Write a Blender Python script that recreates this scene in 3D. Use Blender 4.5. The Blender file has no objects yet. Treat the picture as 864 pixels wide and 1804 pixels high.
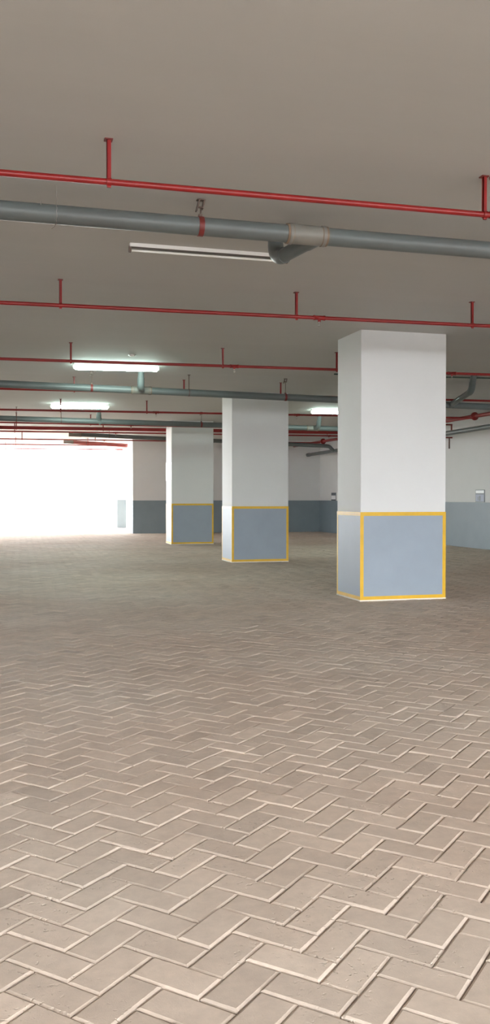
import bpy, math, random
import numpy as np
from mathutils import Vector, Matrix

random.seed(7)
RNG = np.random.default_rng(11)
SC = bpy.context.scene
COL = SC.collection
CEIL = 2.98

# ------------------------------------------------------------------ materials
def mat(name, col, rough=0.6, metal=0.0, noise=0.0, nscale=6.0, col2=None, bump=0.0, bscale=60.0,
        stretch=(1, 1, 1), spec=0.5, coat=0.0):
    m = bpy.data.materials.new(name)
    m.use_nodes = True
    nt = m.node_tree
    b = nt.nodes['Principled BSDF']
    b.inputs['Base Color'].default_value = (*col, 1)
    b.inputs['Roughness'].default_value = rough
    b.inputs['Metallic'].default_value = metal
    b.inputs['Specular IOR Level'].default_value = spec
    b.inputs['Coat Weight'].default_value = coat
    if noise or bump or col2:
        tc = nt.nodes.new('ShaderNodeTexCoord')
        mp = nt.nodes.new('ShaderNodeMapping')
        mp.inputs['Scale'].default_value = stretch
        nt.links.new(tc.outputs['Object'], mp.inputs['Vector'])
    if noise or col2:
        n = nt.nodes.new('ShaderNodeTexNoise')
        n.inputs['Scale'].default_value = nscale
        n.inputs['Detail'].default_value = 6
        n.inputs['Roughness'].default_value = 0.62
        nt.links.new(mp.outputs['Vector'], n.inputs['Vector'])
        r = nt.nodes.new('ShaderNodeValToRGB')
        r.color_ramp.elements[0].position = 0.3
        r.color_ramp.elements[1].position = 0.7
        c2 = col2 if col2 else tuple(c * (1 - noise) for c in col)
        r.color_ramp.elements[0].color = (*c2, 1)
        r.color_ramp.elements[1].color = (*col, 1)
        nt.links.new(n.outputs['Fac'], r.inputs['Fac'])
        nt.links.new(r.outputs['Color'], b.inputs['Base Color'])
    if bump:
        n2 = nt.nodes.new('ShaderNodeTexNoise')
        n2.inputs['Scale'].default_value = bscale
        n2.inputs['Detail'].default_value = 5
        nt.links.new(mp.outputs['Vector'], n2.inputs['Vector'])
        bp = nt.nodes.new('ShaderNodeBump')
        bp.inputs['Strength'].default_value = bump
        bp.inputs['Distance'].default_value = 0.01
        nt.links.new(n2.outputs['Fac'], bp.inputs['Height'])
        nt.links.new(bp.outputs['Normal'], b.inputs['Normal'])
    return m

def emit(name, col, strength):
    m = bpy.data.materials.new(name)
    m.use_nodes = True
    nt = m.node_tree
    nt.nodes.remove(nt.nodes['Principled BSDF'])
    e = nt.nodes.new('ShaderNodeEmission')
    e.inputs['Color'].default_value = (*col, 1)
    e.inputs['Strength'].default_value = strength
    nt.links.new(e.outputs['Emission'], nt.nodes['Material Output'].inputs['Surface'])
    return m

def paver_material():
    m = bpy.data.materials.new('concrete_pavers')
    m.use_nodes = True
    nt = m.node_tree
    N, L = nt.nodes, nt.links
    b = N['Principled BSDF']
    b.inputs['Roughness'].default_value = 0.78
    b.inputs['Specular IOR Level'].default_value = 0.22
    at = N.new('ShaderNodeAttribute'); at.attribute_name = 'tone'
    tc = N.new('ShaderNodeTexCoord')
    n1 = N.new('ShaderNodeTexNoise'); n1.inputs['Scale'].default_value = 0.55; n1.inputs['Detail'].default_value = 5
    n2 = N.new('ShaderNodeTexNoise'); n2.inputs['Scale'].default_value = 16; n2.inputs['Detail'].default_value = 8
    n2.inputs['Roughness'].default_value = 0.7
    for n in (n1, n2):
        L.new(tc.outputs['Object'], n.inputs['Vector'])
    mix1 = N.new('ShaderNodeMix'); mix1.data_type = 'RGBA'
    mix1.inputs['A'].default_value = (0.55, 0.43, 0.345, 1)
    mix1.inputs['B'].default_value = (0.625, 0.535, 0.455, 1)
    r1 = N.new('ShaderNodeMapRange'); r1.inputs['From Min'].default_value = 0.3; r1.inputs['From Max'].default_value = 0.7
    L.new(n1.outputs['Fac'], r1.inputs['Value']); L.new(r1.outputs['Result'], mix1.inputs['Factor'])
    r2 = N.new('ShaderNodeMapRange'); r2.inputs['From Min'].default_value = 0.25; r2.inputs['From Max'].default_value = 0.75
    r2.inputs['To Min'].default_value = 0.86; r2.inputs['To Max'].default_value = 1.1
    L.new(n2.outputs['Fac'], r2.inputs['Value'])
    mul = N.new('ShaderNodeMath'); mul.operation = 'MULTIPLY'
    L.new(r2.outputs['Result'], mul.inputs[0]); L.new(at.outputs['Fac'], mul.inputs[1])
    sc = N.new('ShaderNodeVectorMath'); sc.operation = 'SCALE'
    L.new(mix1.outputs['Result'], sc.inputs[0]); L.new(mul.outputs['Value'], sc.inputs['Scale'])
    L.new(sc.outputs['Vector'], b.inputs['Base Color'])
    # fine grain plus shallow chips in the skin of some pavers
    n3 = N.new('ShaderNodeTexNoise'); n3.inputs['Scale'].default_value = 260; n3.inputs['Detail'].default_value = 3
    n4 = N.new('ShaderNodeTexNoise'); n4.inputs['Scale'].default_value = 62; n4.inputs['Detail'].default_value = 3
    n5 = N.new('ShaderNodeTexNoise'); n5.inputs['Scale'].default_value = 3.1; n5.inputs['Detail'].default_value = 3
    for n in (n3, n4, n5):
        L.new(tc.outputs['Object'], n.inputs['Vector'])
    r4 = N.new('ShaderNodeMapRange'); r4.inputs['From Min'].default_value = 0.60; r4.inputs['From Max'].default_value = 0.68
    r4.inputs['To Min'].default_value = 0; r4.inputs['To Max'].default_value = -1
    L.new(n4.outputs['Fac'], r4.inputs['Value'])
    r5 = N.new('ShaderNodeMapRange'); r5.inputs['From Min'].default_value = 0.48; r5.inputs['From Max'].default_value = 0.6
    L.new(n5.outputs['Fac'], r5.inputs['Value'])
    m4 = N.new('ShaderNodeMath'); m4.operation = 'MULTIPLY'
    L.new(r4.outputs['Result'], m4.inputs[0]); L.new(r5.outputs['Result'], m4.inputs[1])
    m3 = N.new('ShaderNodeMath'); m3.operation = 'MULTIPLY_ADD'; m3.inputs[1].default_value = 0.35
    L.new(n3.outputs['Fac'], m3.inputs[0]); L.new(m4.outputs['Value'], m3.inputs[2])
    bp = N.new('ShaderNodeBump'); bp.inputs['Strength'].default_value = 0.9; bp.inputs['Distance'].default_value = 0.0025
    L.new(m3.outputs['Value'], bp.inputs['Height']); L.new(bp.outputs['Normal'], b.inputs['Normal'])
    return m

M = {}
M['pavers'] = paver_material()
M['joint'] = mat('joint_sand', (0.11, 0.085, 0.065), 0.95)
M['ceiling'] = mat('ceiling_paint', (0.54, 0.54, 0.52), 0.75, noise=0.05, nscale=0.9, bump=0.35, bscale=2.2, stretch=(0.35, 2.2, 1))
M['white'] = mat('white_wall_paint', (0.70, 0.70, 0.695), 0.6, noise=0.04, nscale=1.5, bump=0.08, bscale=25)
M['dado'] = mat('grey_gloss_paint', (0.295, 0.345, 0.405), 0.48, noise=0.08, nscale=3, bump=0.05, bscale=12)
M['walldado'] = mat('grey_wall_paint', (0.20, 0.25, 0.28), 0.42, noise=0.10, nscale=2, bump=0.06, bscale=12)
M['yellow'] = mat('yellow_line_paint', (0.74, 0.43, 0.006), 0.45, noise=0.15, nscale=9)
M['red'] = mat('red_pipe_paint', (0.30, 0.014, 0.014), 0.33, noise=0.25, nscale=5, spec=0.5)
M['darkred'] = mat('dark_red_primer', (0.20, 0.025, 0.02), 0.5, noise=0.3, nscale=20)
M['brownred'] = mat('red_oxide_pipe', (0.36, 0.10, 0.09), 0.5, noise=0.2, nscale=6)
M['grey'] = mat('grey_plastic_pipe', (0.135, 0.158, 0.158), 0.4, noise=0.12, nscale=4, col2=(0.12, 0.13, 0.128))
M['greyfit'] = mat('grey_plastic_fitting', (0.24, 0.23, 0.205), 0.45, noise=0.15, nscale=8)
M['brown'] = mat('brown_joint_cement', (0.22, 0.15, 0.10), 0.7)
M['steel'] = mat('weathered_steel', (0.16, 0.11, 0.09), 0.55, metal=0.4, noise=0.3, nscale=30)
M['zinc'] = mat('galvanised_rod', (0.42, 0.40, 0.37), 0.45, metal=0.7)
M['lampbody'] = mat('white_lamp_housing', (0.74, 0.72, 0.69), 0.45)
M['deadtube'] = mat('unlit_white_tube', (0.85, 0.84, 0.80), 0.3)
M['gapshade'] = mat('lamp_gap_shade', (0.10, 0.085, 0.075), 0.6)
M['tube'] = emit('lit_lamp_bloom_diffuser', (0.76, 1.0, 0.90), 46.0)
M['panelwhite'] = mat('white_panel_face', (0.86, 0.87, 0.88), 0.3)
M['noticeblue'] = mat('notice_blue_grey_print', (0.42, 0.45, 0.56), 0.5)
M['noticedark'] = mat('notice_dark_print', (0.10, 0.11, 0.13), 0.5)
M['noticeframe'] = mat('notice_grey_frame', (0.28, 0.30, 0.32), 0.5)
M['conduit'] = mat('dark_green_conduit', (0.06, 0.09, 0.07), 0.5)
M['plaster'] = mat('pale_base_render', (0.75, 0.70, 0.60), 0.8)
M['entry'] = mat('dusty_concrete', (0.54, 0.43, 0.35), 0.7, noise=0.1, nscale=2)
M['asphalt'] = mat('grey_asphalt', (0.16, 0.155, 0.15), 0.9, noise=0.2, nscale=3)
M['outside'] = mat('pale_concrete_yard', (0.62, 0.59, 0.55), 0.85, noise=0.1, nscale=0.6)

# ------------------------------------------------------------------ mesh builder
class MB:
    def __init__(self):
        self.v, self.f, self.s, self.mi = [], [], [], []
    def add(self, vs, fs, smooth=False, mi=0):
        o = len(self.v)
        self.v += [tuple(x) for x in vs]
        for q in fs:
            self.f.append([i + o for i in q]); self.s.append(smooth); self.mi.append(mi)
        return self
    def box(self, a, b, mi=0, M4=None):
        (x0, y0, z0), (x1, y1, z1) = a, b
        vs = [(x0, y0, z0), (x1, y0, z0), (x1, y1, z0), (x0, y1, z0), (x0, y0, z1), (x1, y0, z1), (x1, y1, z1), (x0, y1, z1)]
        if M4 is not None:
            vs = [M4 @ Vector(q) for q in vs]
        return self.add(vs, [(3, 2, 1, 0), (4, 5, 6, 7), (0, 1, 5, 4), (1, 2, 6, 5), (2, 3, 7, 6), (3, 0, 4, 7)], False, mi)
    def tube(self, pts, r, n=20, mi=0, caps=True):
        """swept round tube along a polyline; r a number or one radius per point"""
        pts = [Vector(q) for q in pts]
        rs = r if isinstance(r, (list, tuple)) else [r] * len(pts)
        tang = []
        for i in range(len(pts)):
            a = pts[max(i - 1, 0)]; b = pts[min(i + 1, len(pts) - 1)]
            t = (b - a)
            tang.append(t.normalized() if t.length > 1e-9 else (tang[-1] if tang else Vector((1, 0, 0))))
        up = Vector((0, 0, 1)) if abs(tang[0].z) < 0.9 else Vector((0, 1, 0))
        rings = []
        u = (up - tang[0] * up.dot(tang[0])).normalized()
        for i, q in enumerate(pts):
            t = tang[i]
            u = (u - t * u.dot(t)).normalized()
            w = t.cross(u)
            rings.append([q + (u * math.cos(2 * math.pi * k / n) + w * math.sin(2 * math.pi * k / n)) * rs[i] for k in range(n)])
        vs = [x for rg in rings for x in rg]
        fs = []
        for i in range(len(rings) - 1):
            for k in range(n):
                a, b2 = i * n + k, i * n + (k + 1) % n
                fs.append((a, b2, b2 + n, a + n))
        self.add(vs, fs, True, mi)
        if caps:
            self.add(rings[0], [tuple(range(n - 1, -1, -1))], False, mi)
            self.add(rings[-1], [tuple(range(n))], False, mi)
        return self
    def build(self, name, material, parent=None, bevel=0.0):
        me = bpy.data.meshes.new(name)
        me.from_pydata(self.v, [], self.f)
        me.polygons.foreach_set('use_smooth', self.s)
        mats = material if isinstance(material, (list, tuple)) else [material]
        for m in mats:
            me.materials.append(m)
        me.polygons.foreach_set('material_index', self.mi)
        me.update()
        o = bpy.data.objects.new(name, me)
        COL.objects.link(o)
        if bevel:
            md = o.modifiers.new('bevel', 'BEVEL'); md.width = bevel; md.segments = 2; md.limit_method = 'ANGLE'
        if parent:
            o.parent = parent
            o.matrix_parent_inverse = parent_inv(parent)
        return o

def world_of(o):
    m = o.matrix_basis.copy()
    p = o.parent
    if p:
        m = world_of(p) @ o.matrix_parent_inverse @ m
    return m

def parent_inv(p):
    return world_of(p).inverted()

def empty(name, loc, label, cat, group=None):
    o = bpy.data.objects.new(name, None)
    o.empty_display_size = 0.1
    o.location = loc
    COL.objects.link(o)
    o['label'] = label; o['category'] = cat
    if group:
        o['group'] = group
    return o

def struct(o):
    o['kind'] = 'structure'
    return o

def arc(p0, corner, p1, r, n=7):
    """points of a rounded bend p0 -> corner -> p1"""
    p0, c, p1 = Vector(p0), Vector(corner), Vector(p1)
    a = c + (p0 - c).normalized() * r
    b = c + (p1 - c).normalized() * r
    out = [p0]
    for i in range(n + 1):
        t = i / n
        out.append(a * (1 - t) ** 2 + c * 2 * t * (1 - t) + b * t * t)
    out.append(p1)
    return out

# ------------------------------------------------------------------ floor: herringbone pavers
X0, X1, Y0, Y1 = -7.0, 10.45, -0.6, 33.6
Y_LIGHT_GAP = 25.0            # unseen left wall is cut short here, an added gap lighting the back wall
def build_floor():
    A = np.array([0.0332, 2.4370]); m = 0.10252; th = math.radians(-46.764)
    e = np.array([math.cos(th), math.sin(th)]) * m
    g = np.array([-e[1], e[0]])
    R = 480
    base = []
    for j in range(-R, R):
        # long-axis-e pavers start at (-j+4l, j); long-axis-g pavers start at (2-j+4l, j)
        l = np.arange(-(R // 2), R // 2)
        hx = -j + 4 * l
        base.append(np.stack([hx, np.full_like(hx, j), np.zeros_like(hx)], 1))
        base.append(np.stack([hx + 2, np.full_like(hx, j), np.ones_like(hx)], 1))
    base = np.concatenate(base)
    w = np.where(base[:, 2:3] == 0, 2.0, 1.0); h = np.where(base[:, 2:3] == 0, 1.0, 2.0)
    cc = base[:, :2] + np.concatenate([w, h], 1) / 2
    ctr = A + cc[:, :1] * e + cc[:, 1:] * g
    keep = (ctr[:, 0] > X0 - .05) & (ctr[:, 0] < X1 + .05) & (ctr[:, 1] > Y0) & (ctr[:, 1] < Y1)
    ctr = ctr[keep]; w = w[keep, 0]; h = h[keep, 0]
    n = len(ctr)
    eu, gu = e / m, g / m
    joint, ch, dep = 0.0026, 0.0068, 0.0036
    hw = w * m / 2 - joint / 2 + RNG.normal(0, 0.0005, n)
    hh = h * m / 2 - joint / 2 + RNG.normal(0, 0.0005, n)
    off = RNG.normal(0, 0.0006, (n, 2))
    rot = RNG.normal(0, 0.006, n)
    zj = RNG.normal(0, 0.0009, n); tx = RNG.normal(0, 0.007, n); ty = RNG.normal(0, 0.007, n)
    sx = np.array([-1, 1, 1, -1]); sy = np.array([-1, -1, 1, 1])
    V = np.zeros((n, 12, 3))
    for ring, (ins, z) in enumerate(((ch, 0.0), (0.0, -dep), (0.0, -0.03))):
        lu = sx[None] * (hw[:, None] - ins); lv = sy[None] * (hh[:, None] - ins)
        cu = lu * np.cos(rot)[:, None] - lv * np.sin(rot)[:, None]
        cv = lu * np.sin(rot)[:, None] + lv * np.cos(rot)[:, None]
        V[:, ring * 4:ring * 4 + 4, 0] = ctr[:, :1] + off[:, :1] + cu * eu[0] + cv * gu[0]
        V[:, ring * 4:ring * 4 + 4, 1] = ctr[:, 1:] + off[:, 1:] + cu * eu[1] + cv * gu[1]
        V[:, ring * 4:ring * 4 + 4, 2] = z + zj[:, None] + lu * tx[:, None] + lv * ty[:, None]
    F = [(0, 1, 2, 3)]
    for a in (0, 4):
        for k in range(4):
            k2 = (k + 1) % 4
            F.append((a + k, a + 4 + k, a + 4 + k2, a + k2))
    F = np.array(F)
    faces = (F[None] + (np.arange(n) * 12)[:, None, None]).reshape(-1, 4)
    tone = np.clip(RNG.normal(1.0, 0.055, n), 0.84, 1.16)
    ft = np.repeat(tone[:, None], 9, 1)
    ft[:, 1:5] *= 0.95        # arris colour darkened to offset the light the chamfers catch
    # bed of jointing sand
    nv = n * 12
    bed = np.array([(X0, Y0, -0.011), (X1, Y0, -0.011), (X1, Y1, -0.011), (X0, Y1, -0.011)])
    allv = np.concatenate([V.reshape(-1, 3), bed])
    allf = np.concatenate([faces, [[nv, nv + 1, nv + 2, nv + 3]]])
    me = bpy.data.meshes.new('floor')
    me.vertices.add(len(allv)); me.vertices.foreach_set('co', allv.ravel())
    me.loops.add(allf.size); me.loops.foreach_set('vertex_index', allf.ravel().astype(np.int32))
    me.polygons.add(len(allf))
    me.polygons.foreach_set('loop_start', np.arange(0, allf.size, 4, dtype=np.int32))
    me.materials.append(M['pavers']); me.materials.append(M['joint'])
    mi = np.zeros(len(allf), np.int32); mi[-1] = 1
    me.polygons.foreach_set('material_index', mi)
    me.polygons.foreach_set('use_smooth', np.zeros(len(allf), bool))
    me.update(calc_edges=True)
    at = me.attributes.new('tone', 'FLOAT', 'FACE')
    at.data.foreach_set('value', np.concatenate([ft.ravel(), [1.0]]).astype(np.float32))
    me.validate()
    o = bpy.data.objects.new('floor', me)
    COL.objects.link(o)
    struct(o)
build_floor()

# ground outside, both ends of the car park
o = MB().box((-60, Y1, -0.3), (70, 140, -0.004)).build('ground_yard', M['outside']); struct(o)
o = MB().box((-60, Y_LIGHT_GAP, -0.3), (X0, Y1, -0.004)).build('ground_added_side_yard', M['outside']); struct(o)  # unseen yard, added outside the light gap in the left wall
o = MB().box((-60, -60, -0.3), (70, -4.8, -0.004)).build('ground_forecourt', M['asphalt']); struct(o)
o = MB().box((-7.3, -4.8, -0.3), (10.75, Y0, -0.003)).build('floor_entrance', M['entry']); struct(o)

# ------------------------------------------------------------------ shell
YF, YB = -4.8, 33.5           # slab edges
struct(MB().box((-7.3, YF, CEIL), (10.75, YB, CEIL + 0.3)).build('ceiling', M['ceiling']))
DZ = 1.03
def wall(name, a, b, split=DZ):
    m = MB()
    m.box(a, (b[0], b[1], split), 1)
    m.box((a[0], a[1], split), b, 0)
    return struct(m.build(name, [M['white'], M['walldado']]))
wall('wall_right', (10.45, YF, -0.05), (10.75, 28.1, CEIL))
wall('wall_back', (4.25, 27.8, -0.05), (10.45, 28.1, CEIL))
wall('wall_left', (-7.3, YF, -0.05), (-7.0, Y_LIGHT_GAP, CEIL))  # unseen wall, shortened so added daylight reaches the back wall

# ------------------------------------------------------------------ columns
CW, CD, CH = 1.036, 0.689, 0.982
def column(x, y, label, notice=None):
    c = empty('concrete_column', (x + CW / 2, y + CD / 2, 0), label, 'column', 'square painted columns in a row')
    MB().box((x, y, -0.02), (x + CW, y + CD, CEIL + 0.01)).build('shaft', M['white'], c, bevel=0.008)
    t = 0.0015
    d = MB()
    # painted grey skin on the four faces, then the yellow frame on each face
    z0, z1 = 0.012, CH - 0.03
    def skin(mb, x0, y0, x1, y1, za, zb, th):
        mb.box((x0 - th, y0 - th, za), (x1 + th, y1 + th, zb))
    skin(d, x, y, x + CW, y + CD, z0 + 0.01, z1, t)
    d.build('grey_band', M['dado'], c, bevel=0.006)
    sb = MB(); s = 0.0028; bw = 0.037
    skin(sb, x, y, x + CW, y + CD, CH - 0.042, CH, s)
    sb.build('yellow_top_stripe', M['yellow'], c)
    sb = MB(); skin(sb, x, y, x + CW, y + CD, 0.014, 0.052, s)
    sb.build('yellow_base_stripe', M['yellow'], c)
    for cx, cy in ((x, y), (x + CW, y), (x, y + CD), (x + CW, y + CD)):
        e = MB()
        ax, bx = (cx - s, cx + bw) if cx == x else (cx - bw, cx + s)
        # front / back faces carry the full stripe; the side faces only a narrow return
        ay, by = (cy - s, cy + 0.006) if cy == y else (cy - 0.03, cy + s)
        e.box((ax, ay, 0.05), (bx, by, CH - 0.041))
        e.build('yellow_corner_stripe', M['yellow'], c)
    k = MB(); skin(k, x, y, x + CW, y + CD, -0.01, 0.0145, 0.006)
    k.build('plaster_foot', M['plaster'], c)
    return c
column(3.908, 9.132, 'nearest and largest white column with yellow framed grey base')
column(4.040, 15.092, 'middle white column of the row, overlapped by a grey pipe at its top')
column(4.175, 21.207, 'farthest column of the row with a bright white sheet on its left face')

pier = empty('wall_pier', (4.68, 33.2, 0), 'plain pale pier with grey lower band in the bright opening beside the back wall', 'pier')
MB().box((4.46, 32.95, -0.02), (4.80, 33.45, CEIL + 0.01)).build('shaft', M['white'], pier, bevel=0.008)
MB().box((4.458, 32.948, 0.0), (4.802, 33.452, DZ)).build('grey_band', M['walldado'], pier)

# ------------------------------------------------------------------ notices, white panel
n = empty('white_panel', (4.17, 21.55, 1.56), 'bright white blank sheet on the left face of the farthest column', 'notice')
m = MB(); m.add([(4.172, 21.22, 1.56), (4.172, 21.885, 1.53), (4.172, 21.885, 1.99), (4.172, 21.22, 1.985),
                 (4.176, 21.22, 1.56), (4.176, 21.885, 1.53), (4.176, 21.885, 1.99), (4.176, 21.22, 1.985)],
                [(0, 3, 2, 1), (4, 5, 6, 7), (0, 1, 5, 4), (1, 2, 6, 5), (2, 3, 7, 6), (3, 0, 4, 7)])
m.build('panel', M['panelwhite'], n)  # thin bright white panel set just proud of the column face

def wall_notice(y0, y1, z0, z1, label, dark):
    n = empty('wall_notice', (10.45, (y0 + y1) / 2, z0), label, 'notice')
    MB().box((10.435, y0, z0), (10.452, y1, z1)).build('backing_board', M['noticeframe'], n, bevel=0.003)
    w = y1 - y0; h = z1 - z0
    MB().box((10.4325, y0 + .02, z0 + .015), (10.436, y1 - .02, z0 + h * .62)).build('lower_panel', M['noticeblue'] if not dark else M['panelwhite'], n)
    MB().box((10.4325, y0 + .02, z0 + h * .72), (10.436, y1 - .02, z1 - .015)).build('upper_panel', M['panelwhite'] if not dark else M['noticedark'], n)
    b = MB()
    if not dark:
        b.box((10.431, y0 + w * .40, z0 + h * .12), (10.433, y0 + w * .58, z0 + h * .5))
        b.build('printed_mark', M['noticeframe'], n); b = MB()
        b.box((10.431, y0 + w * .66, z0 + h * .15), (10.433, y0 + w * .72, z0 + h * .42))
        b.build('printed_mark', M['noticeframe'], n)
    else:
        b.box((10.431, y0 + .02, z0 + .01), (10.433, y1 - .02, z0 + h * .18))
        b.build('printed_mark', M['noticedark'], n)
wall_notice(17.53, 17.91, 1.035, 1.31, 'pale blue and white notice on the right wall, right of the nearest column', False)
wall_notice(26.35, 26.75, 1.02, 1.285, 'small black and grey notice on the far wall left of the nearest column', True)

# ------------------------------------------------------------------ red sprinkler pipes
RZ = 2.76
RED_R = 0.0165
def hanger(parent, x, y, z, r, big=False):
    """angle-iron drop strap with bolted foot at the ceiling and a ring round the pipe"""
    h = MB()
    a = 0.011
    h.box((x - a, y - .003, z + r * .6), (x + a, y + .003, CEIL))
    h.box((x - a, y - .003, z + r * .6), (x - a + .003, y + .016, CEIL))
    ob = h.build('hanger', M['red'], parent)
    f = MB()
    f.box((x - .022, y - .012, CEIL - .006), (x + .02, y + .03, CEIL + .002))
    f.tube([(x - .004, y + .012, CEIL - .02), (x - .004, y + .012, CEIL)], .007, 8)
    f.build('ceiling_foot', M['darkred'], ob)
    c = MB(); c.tube([(x - .012, y, z), (x + .012, y, z)], r + .0045, 18)
    c.box((x - .010, y - .006, z - r - .012), (x + .010, y + .006, z - r))
    c.build('pipe_ring', M['red'], ob)

def coupling(parent, x, y, z, r, dirv, head=True):
    c = MB(); d = Vector(dirv).normalized()
    p = Vector((x, y, z))
    c.tube([p - d * .055, p - d * .04, p - d * .04, p + d * .04, p + d * .04, p + d * .055], [r + .006, r + .006, r + .0035, r + .0035, r + .006, r + .006], 18)
    c.tube([p, p - Vector((0, 0, .036))], r * .8, 14)
    ob = c.build('tee_fitting', M['red'], parent)
    if head:
        s = MB()
        s.tube([p - Vector((0, 0, .034)), p - Vector((0, 0, .048))], .009, 10)
        s.tube([p - Vector((.008, 0, .048)), p - Vector((.010, 0, .064)), p - Vector((.003, 0, .074))], .0022, 6)
        s.tube([p + Vector((.008, 0, -.048)), p + Vector((.010, 0, -.064)), p + Vector((.003, 0, -.074))], .0022, 6)
        s.tube([p - Vector((0, 0, .074)), p - Vector((0, 0, .0765))], .013, 12)
        s.build('sprinkler_head', M['zinc'], parent)

def sprinkler_pipe(y0, sl, z, xs_h, xs_c, label, xa=-6.9, xb=9.40, r=RED_R, heads=True, material='red', name='sprinkler_pipe', zb=None):
    Y = lambda x: y0 + sl * x
    t = empty(name, ((xa + xb) / 2, Y((xa + xb) / 2), z), label, 'pipe', 'red pipes hung across the ceiling')
    MB().tube([(xa, Y(xa), z), (xb, Y(xb), z)], r, 20).build('pipe', M[material], t)
    for x in xs_h:
        hanger(t, x, Y(x), z, r)
    for x in xs_c:
        coupling(t, x, Y(x), z, r, (1, sl, 0), heads)
    return t
def steps(x, s=2.07, lo=-6.5, hi=9.3, seen=()):
    return list(seen)

r1 = sprinkler_pipe(4.654, -0.0274, RZ, [0.588, 2.719], [], 'nearest red pipe crossing the ceiling, in front of the large grey pipe', xb=2.80, r=0.0165)
e = MB(); e.tube(arc((2.745, 4.579, RZ), (2.785, 4.5777, RZ), (2.785, 4.5777, CEIL), .03) , .0195, 20)
e.build('riser', M['red'], r1)
e = MB(); e.tube([(2.785, 4.5777, CEIL - .012), (2.785, 4.5777, CEIL + .003)], .034, 20)
e.build('riser_flange', M['darkred'], r1)
sprinkler_pipe(7.758, -0.0489, RZ, [0.572, 2.640, 4.355], [2.852], 'second red ceiling pipe from the front, just above the nearest column top', r=.0168)
sprinkler_pipe(10.914, -0.0630, RZ, [0.922, 2.758, 4.226], [2.90, 5.794], 'third red ceiling pipe from the front, crossing just above the nearest lit lamp', r=.0175)
sprinkler_pipe(14.02, -0.068, 2.77, [1.232, 2.921, 4.482], [], 'dark red pipe showing just under the second grey pipe at far left', r=.018)
sprinkler_pipe(17.281, -0.0939, RZ, [1.266, 2.871], [3.044, 5.80], 'red pipe running behind the second lit lamp', xb=9.47, r=.019)
sprinkler_pipe(20.235, -0.0007, RZ, [0.543, 2.151], [3.053], 'thin red pipe just under the third grey pipe', r=.017)
sprinkler_pipe(22.694, -0.0856, 2.83, [0.607, 2.696, 8.454], [], 'thickest red pipe across the far ceiling', r=.043, name='fire_main_pipe', xb=9.47)
sprinkler_pipe(22.974, -0.0868, RZ, [0.574], [3.039, 8.60], 'thin red pipe directly below the thickest red pipe', r=.019)
sprinkler_pipe(26.023, -0.0865, RZ, [0.849, 2.868], [3.122], 'thin red pipe hung below the sloping grey pipe near the opening', xb=9.47, r=.018)
sprinkler_pipe(28.707, -0.0970, RZ, [0.749, 2.932], [], 'faint thin red pipe just inside the bright opening', xb=4.1, r=.018)
sprinkler_pipe(31.255, -0.1193, RZ, [0.484], [3.28], 'farthest thin red pipe over the bright opening', xb=4.35, r=.018)

# red main along the right wall
t = empty('fire_main_pipe', (9.53, 14, 2.80), 'red pipe running away along the right wall, flanged where branches join', 'pipe', 'red pipes along the right wall')
MB().tube([(9.53, 3.0, 2.80), (9.53, 27.75, 2.80)], .040, 24).build('pipe', M['red'], t)
for y in (16.40, 25.1):
    f = MB(); f.tube([(9.53, y - .055, 2.80), (9.53, y - .02, 2.80), (9.53, y - .02, 2.80), (9.53, y + .02, 2.80), (9.53, y + .02, 2.80), (9.53, y + .055, 2.80)],
                     [.052, .052, .082, .082, .052, .052], 24)
    f.build('flange', M['red'], t)
for y in (7.0, 13.0, 21.0):
    hanger(t, 9.53, y, 2.80, .040)

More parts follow.
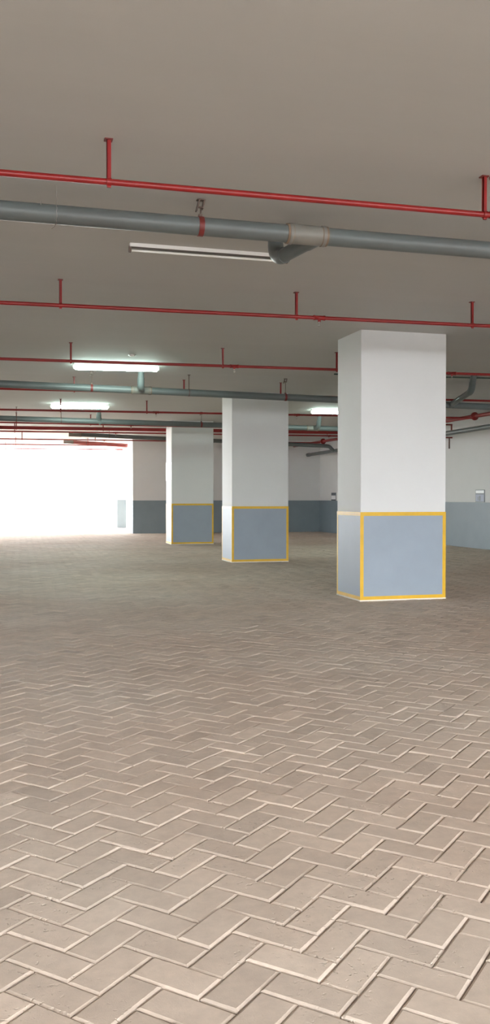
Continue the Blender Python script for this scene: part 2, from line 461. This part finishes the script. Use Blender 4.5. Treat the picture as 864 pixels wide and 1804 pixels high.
# ------------------------------------------------------------------ grey drain pipes
def drain(name, pts, r, label, stubs=(), clamps=(), rods=(), sleeves=(), bend=1.7):
    a, b = Vector(pts[0]), Vector(pts[1])
    d = (b - a).normalized()
    at = lambda x: a + (b - a) * ((x - a.x) / (b.x - a.x))
    t = empty(name, (a + b) / 2, label, 'pipe', 'grey drain pipes under the ceiling')
    MB().tube([a, b], r, 28).build('pipe', M['grey'], t)
    for x0, x1 in sleeves:
        p0, p1 = at(x0), at(x1)
        s = MB(); R = r + .005
        s.tube([p0, p0 + d * .006, p1 - d * .006, p1], [R - .003, R, R, R - .003], 28)
        ob = s.build('wye_fitting', M['greyfit'], t)
        for p, sg in ((p0, 1), (p1, -1)):
            q = MB(); q.tube([p + d * sg * .012, p + d * sg * .034], R + .0045, 28)
            q.build('socket_collar', M['greyfit'], ob)
            q = MB()
            q.tube([p - d * sg * .002, p + d * sg * .0125], R + .001, 28)
            q.tube([p + d * sg * .0335, p + d * sg * .038], R + .0015, 28)
            q.build('cement_ring', M['brown'], ob)
    for x, p1, p2 in stubs:         # branch: leaves the pipe at x, bends at p1, rises to p2
        p0 = at(x)
        s = MB(); s.tube(arc(p0, p1, p2, r * bend, 9), r * .86, 24)
        ob = s.build('branch', M['grey'], t)
        s = MB(); s.tube(arc(p0, p1, p2, r * bend, 9)[1:-1], r * .97, 24)
        s.build('elbow', M['grey'], ob)
        s = MB(); v = (Vector(p1) - p0); L = v.length; v.normalize()
        s.tube([p0 + v * .02, p0 + v * min(.14, L * .45)], r * .94, 24)
        s.build('branch_socket', M['grey'], ob)
        s = MB()
        up = (Vector(p2) - Vector(p1)).normalized()
        s.tube([Vector(p1) + up * r * 1.6, Vector(p1) + up * (r * 1.6 + .05)], r * .95, 24)
        s.build('branch_socket', M['grey'], ob)
    for x in clamps:                # red ring, rod and bent ceiling bracket
        p = at(x)
        c = MB(); c.tube([p - d * .016, p + d * .016], r + .004, 28)
        ob = c.build('pipe_clamp', M['darkred'], t)
        c = MB(); top = p + Vector((0, 0, r))
        c.tube([top, (p.x + .004, p.y, CEIL - .055)], .0045, 8)
        c.box((p.x - .012, p.y - .012, top.z - .004), (p.x + .012, p.y + .012, top.z + .018))
        c.build('clamp_rod', M['steel'], ob)
        c = MB()
        c.box((p.x - .022, p.y - .02, CEIL - .006), (p.x + .026, p.y + .02, CEIL + .002))
        T = Matrix.Translation((p.x - .016, p.y, CEIL - .035)) @ Matrix.Rotation(.25, 4, 'Y')
        c.box((-.004, -.018, -.04), (.004, .018, .036), 0, T)
        T = Matrix.Translation((p.x + .018, p.y, CEIL - .03)) @ Matrix.Rotation(.18, 4, 'Y')
        c.box((-.004, -.018, -.028), (.004, .018, .03), 0, T)
        c.tube([(p.x - .02, p.y, CEIL - .048), (p.x + .02, p.y, CEIL - .048)], .006, 8)
        c.build('ceiling_bracket', M['steel'], ob)
    for x in rods:                  # plain strap hangers
        p = at(x)
        c = MB(); c.tube([p - d * .008, p + d * .008], r + .003, 24)
        c.tube([p + Vector((0, 0, r)), (p.x, p.y, CEIL)], .006, 8)
        c.box((p.x - .02, p.y - .02, CEIL - .005), (p.x + .02, p.y + .02, CEIL + .002))
        c.build('strap_hanger', M['steel'], t)
    return t, at

gl = lambda y0, sl, z, xa=-6.9, xb=9.42: ((xa, y0 + sl * xa, z), (xb, y0 + sl * xb, z))
t, at = drain('drain_pipe', gl(5.438, -.0094, 2.815), .056, 'thick grey pipe nearest the camera, with a branching elbow and a red clamp',
      stubs=[(2.03, (1.90, 5.93, 2.785), (1.915, 5.99, 3.0))], clamps=[1.250], sleeves=[(1.807, 2.074)], bend=2.0)
w = MB(); p = at(.377); ring = [(p.x + .002 * math.sin(3 * k), p.y + .059 * math.cos(k * math.pi / 8), p.z + .059 * math.sin(k * math.pi / 8)) for k in range(17)]
w.tube(ring, .0016, 6); w.build('wire_tie', M['zinc'], t)
w = MB(); w.tube([(p.x, p.y - .02, p.z + .055), (p.x + .003, p.y - .01, CEIL)], .0014, 6)
w.build('hanging_wire', M['zinc'], t); w = MB()
w.tube([(p.x, p.y - .03, p.z - .052), (p.x - .012, p.y - .05, p.z - .085), (p.x - .03, p.y - .05, p.z - .10)], .0014, 6)
w.build('loose_wire_end', M['steel'], t); w = MB()
w.tube([(p.x - .09, p.y - .04, p.z + .038), (p.x - .088, p.y - .05, p.z + .055)], .003, 6)
w.build('wire_stub', M['zinc'], t)
drain('drain_pipe', ((-6.9, 13.24, 2.846), (9.42, 13.24, 2.622)), .053, 'second grey pipe from the front, passing just below the nearest lit lamp',
      stubs=[(2.16, (2.105, 13.0, 2.74), (2.10, 12.94, 3.0)), (7.25, (7.03, 12.20, 2.755), (7.02, 12.11, 3.0))],
      clamps=[1.421, 4.40], rods=[2.873], sleeves=[(2.0, 2.3)])
drain('drain_pipe', ((-6.9, 18.95, 2.797), (9.42, 18.95, 2.667)), .056, 'third grey pipe, passing just below the second lit lamp',
      stubs=[(2.20, (2.175, 18.95, 2.75), (2.16, 18.70, 3.0)), (6.98, (7.02, 18.78, 2.70), (7.02, 18.70, 3.0))],
      clamps=[4.384], rods=[.51, 1.408], sleeves=[(6.80, 7.08)])
t, at = drain('drain_pipe', ((2.05, 24.5, 2.823), (9.30, 24.5, 2.632)), .056, 'sloping grey pipe with a capped left end before the bright opening',
      rods=[3.1, 4.70], sleeves=[(2.02, 2.35)])
s = MB(); s.tube(arc((9.28, 24.5, 2.632), (9.50, 24.53, 2.625), (9.69, 24.70, 2.51), .08), .054, 24)
s.build('branch', M['grey'], t)
drain('drain_pipe', ((2.20, 28.6, 2.872), (4.20, 28.6, 2.777)), .060, 'short sloping pinkish pipe end seen against the bright opening', rods=[2.9], sleeves=[(2.2, 2.5)])
for ch in COL.objects:
    if ch.parent and ch.parent.get('label', '').startswith('short sloping pinkish') and ch.name.startswith('pipe'):
        ch.data.materials[0] = M['brownred']
t = empty('drain_pipe', (9.75, 15, 2.55), 'grey pipe sloping away along the right wall below the red one', 'pipe', 'grey drain pipes under the ceiling')
MB().tube([(9.75, 3.0, 2.72), (9.75, 17.0, 2.57), (9.75, 27.0, 2.485)], .052, 24).build('pipe', M['grey'], t)
for y in (6.0, 12.0, 21.5):
    zz = 2.72 - (y - 3) * .15 / 14 if y < 17 else 2.57 - (y - 17) * .0085
    m = MB(); m.tube([(9.75, y - .012, zz), (9.75, y + .012, zz)], .056, 24); m.box((9.742, y - .012, zz + .05), (9.758, y + .012, CEIL))
    m.build('strap_hanger', M['steel'], t)
MB().tube([(9.75, 26.9, 2.486), (9.75, 27.06, 2.484)], .062, 24).build('end_cap', M['grey'], t)

# trapeze support of the two pipes by the right wall
t = empty('pipe_support', (9.4, 17.6, CEIL), 'rusty red angle bracket holding the wall pipes right of the nearest column', 'bracket')
m = MB()
for x in (9.0,):
    m.box((x - .015, 17.585, 2.20), (x + .015, 17.615, CEIL + .004))
m.build('drop_post', M['darkred'], t)
MB().box((8.99, 17.58, 2.705), (9.675, 17.62, 2.735)).build('upper_arm', M['darkred'], t)
MB().box((9.65, 17.585, 2.60), (9.675, 17.615, 2.706)).build('drop_strap', M['darkred'], t)
MB().box((8.99, 17.58, 2.425), (9.675, 17.62, 2.455)).build('lower_arm', M['darkred'], t)
MB().box((9.598, 17.585, 2.20), (9.62, 17.615, 2.426)).build('lower_leg', M['steel'], t)

# thin conduit on the ceiling right of the nearest column
t = empty('cable_conduit', (6.5, 12.28, 2.965), 'thin dark green conduit on the ceiling right of the nearest column', 'conduit')
MB().tube([(4.9, 12.46, 2.966), (9.6, 12.007, 2.966)], .011, 12).build('tube', M['conduit'], t)
for x in (5.4, 7.1, 8.8):
    y = 12.46 - (x - 4.9) * .0964
    MB().box((x - .012, y - .022, CEIL - .004), (x + .012, y + .022, CEIL)).build('saddle', M['zinc'], t)

# small round ceiling cap above the nearest lamp
t = MB()
t.tube([(1.762, 11.573, CEIL - .022), (1.762, 11.573, CEIL - .006), (1.762, 11.573, CEIL - .006), (1.762, 11.573, CEIL + .002)], [.030, .036, .048, .048], 20)
o = t.build('ceiling_cap', M['lampbody'])
o['label'] = 'small round cap on the ceiling above the nearest lit lamp'; o['category'] = 'ceiling cap'

# ------------------------------------------------------------------ lamps
def lamp(xa, ya, xb, yb, label, lit=True):
    t = empty('fluorescent_lamp', ((xa + xb) / 2, (ya + yb) / 2, CEIL), label, 'lamp', 'fluorescent lamps on the ceiling' if lit else None)
    L = math.hypot(xb - xa, yb - ya)
    T = Matrix.Translation(((xa + xb) / 2, (ya + yb) / 2, CEIL)) @ Matrix.Rotation(math.atan2(yb - ya, xb - xa), 4, 'Z')
    def prof(pts, x0, x1, smooth):
        n = len(pts); vs = [T @ Vector((x0, a, b)) for a, b in pts] + [T @ Vector((x1, a, b)) for a, b in pts]
        m = MB(); m.add(vs, [(i, (i + 1) % n, n + (i + 1) % n, n + i) for i in range(n)], smooth)
        m.add(vs[:n], [tuple(range(n - 1, -1, -1))]); m.add(vs[n:], [tuple(range(n))])
        return m
    h = L / 2
    if lit:
        prof([(-.045, 0.002), (.045, 0.002), (.045, -.028), (-.045, -.028)], -h, h, False).build('housing', M['lampbody'], t)
        pts = [(.052 * math.cos(a), -.048 + .042 * math.sin(a)) for a in [math.pi * 2 * k / 28 for k in range(28)]]
        pts = [(a, max(min(b, -.026), -.090)) for a, b in pts]
        prof(pts, -h + .02, h - .02, True).build('bloom_diffuser', M['tube'], t)  # glowing body made fat so its shape includes the tube's bloom
        for s in (-1, 1):
            x0, x1 = (h - .02, h + .012) if s > 0 else (-h - .012, -h + .02)
            prof([(.032 * math.cos(a), -.048 + .03 * math.sin(a)) for a in [math.pi * 2 * k / 20 for k in range(20)]], x0, x1, True).build('end_cap', M['lampbody'], t)
    else:
        prof([(-.022, 0.005), (.022, 0.005), (.022, -.026), (-.022, -.026)], -h, h, False).build('housing', M['lampbody'], t)
        prof([(-.017, -.026), (.017, -.026), (.010, -.034), (-.010, -.034)], -h + .01, h - .01, False).build('gap_shade', M['gapshade'], t)  # dark strip painted as the shadow between housing and tube
        prof([(.008 * math.cos(a), -.050 + .008 * math.sin(a)) for a in [math.pi * 2 * k / 16 for k in range(16)]], -h + .01, h - .01, True).build('tube', M['deadtube'], t)
        for s in (-1, 1):
            x0, x1 = (h - .012, h + .006) if s > 0 else (-h - .006, -h + .012)
            prof([(-.014, -.02), (.014, -.02), (.014, -.062), (-.014, -.062)], x0, x1, False).build('lamp_holder', M['steel'], t)
    return t
lamp(0.972, 6.50, 2.165, 6.485, 'unlit slim fluorescent batten on the ceiling behind the nearest grey pipe', lit=False)
lamp(1.105, 12.52, 2.25, 12.38, 'nearest lit lamp, largest of the glowing ones, above the second grey pipe')
lamp(1.155, 18.15, 2.26, 17.95, 'lit lamp at left above the third grey pipe, smaller than the nearest one')
lamp(6.46, 17.72, 7.60, 17.60, 'lit lamp partly hidden behind the nearest column, left of it')

# ------------------------------------------------------------------ light
W = bpy.data.worlds.new('sky'); SC.world = W
W.use_nodes = True
nt = W.node_tree
bg = nt.nodes['Background']
bg.inputs['Color'].default_value = (0.93, 0.97, 1.0, 1)
bg.inputs['Strength'].default_value = 12.5
sun = bpy.data.lights.new('sun', 'SUN'); sun.energy = 8; sun.angle = 0.02; sun.color = (1, .96, .9)
so = bpy.data.objects.new('sun', sun); COL.objects.link(so)
d = Vector((0.35, -1.0, -0.80)).normalized()        # travel direction of the sunlight
so.rotation_euler = d.to_track_quat('-Z', 'Y').to_euler()

# ------------------------------------------------------------------ camera
cam = bpy.data.cameras.new('camera')
cam.sensor_fit = 'VERTICAL'; cam.sensor_height = 36.0
cam.lens = 36.0 * 1581.218 / 1804.0
cam.clip_start = 0.05; cam.clip_end = 500
co = bpy.data.objects.new('camera', cam); COL.objects.link(co)
pit, yaw, rol = -0.0170261, 0.276146, -0.00103911
cy, sy = math.cos(yaw), math.sin(yaw)
fw = Vector((sy * math.cos(pit), cy * math.cos(pit), math.sin(pit)))
rt = Vector((cy, -sy, 0)); dn = fw.cross(rt)
c, s = math.cos(rol), math.sin(rol)
r2 = c * rt + s * dn; d2 = -s * rt + c * dn
mw = Matrix(((r2.x, -d2.x, -fw.x, 0), (r2.y, -d2.y, -fw.y, 0), (r2.z, -d2.z, -fw.z, 1.15), (0, 0, 0, 1)))
co.matrix_world = mw
SC.camera = co

SC.view_settings.view_transform = 'Standard'
SC.view_settings.look = 'None'
SC.view_settings.gamma = 1.0
SC.view_settings.use_curve_mapping = False
SC.view_settings.exposure = 0.32
SC.cycles.max_bounces = 10
SC.cycles.diffuse_bounces = 8
SC.cycles.glossy_bounces = 4
SC.cycles.sample_clamp_indirect = 12.0
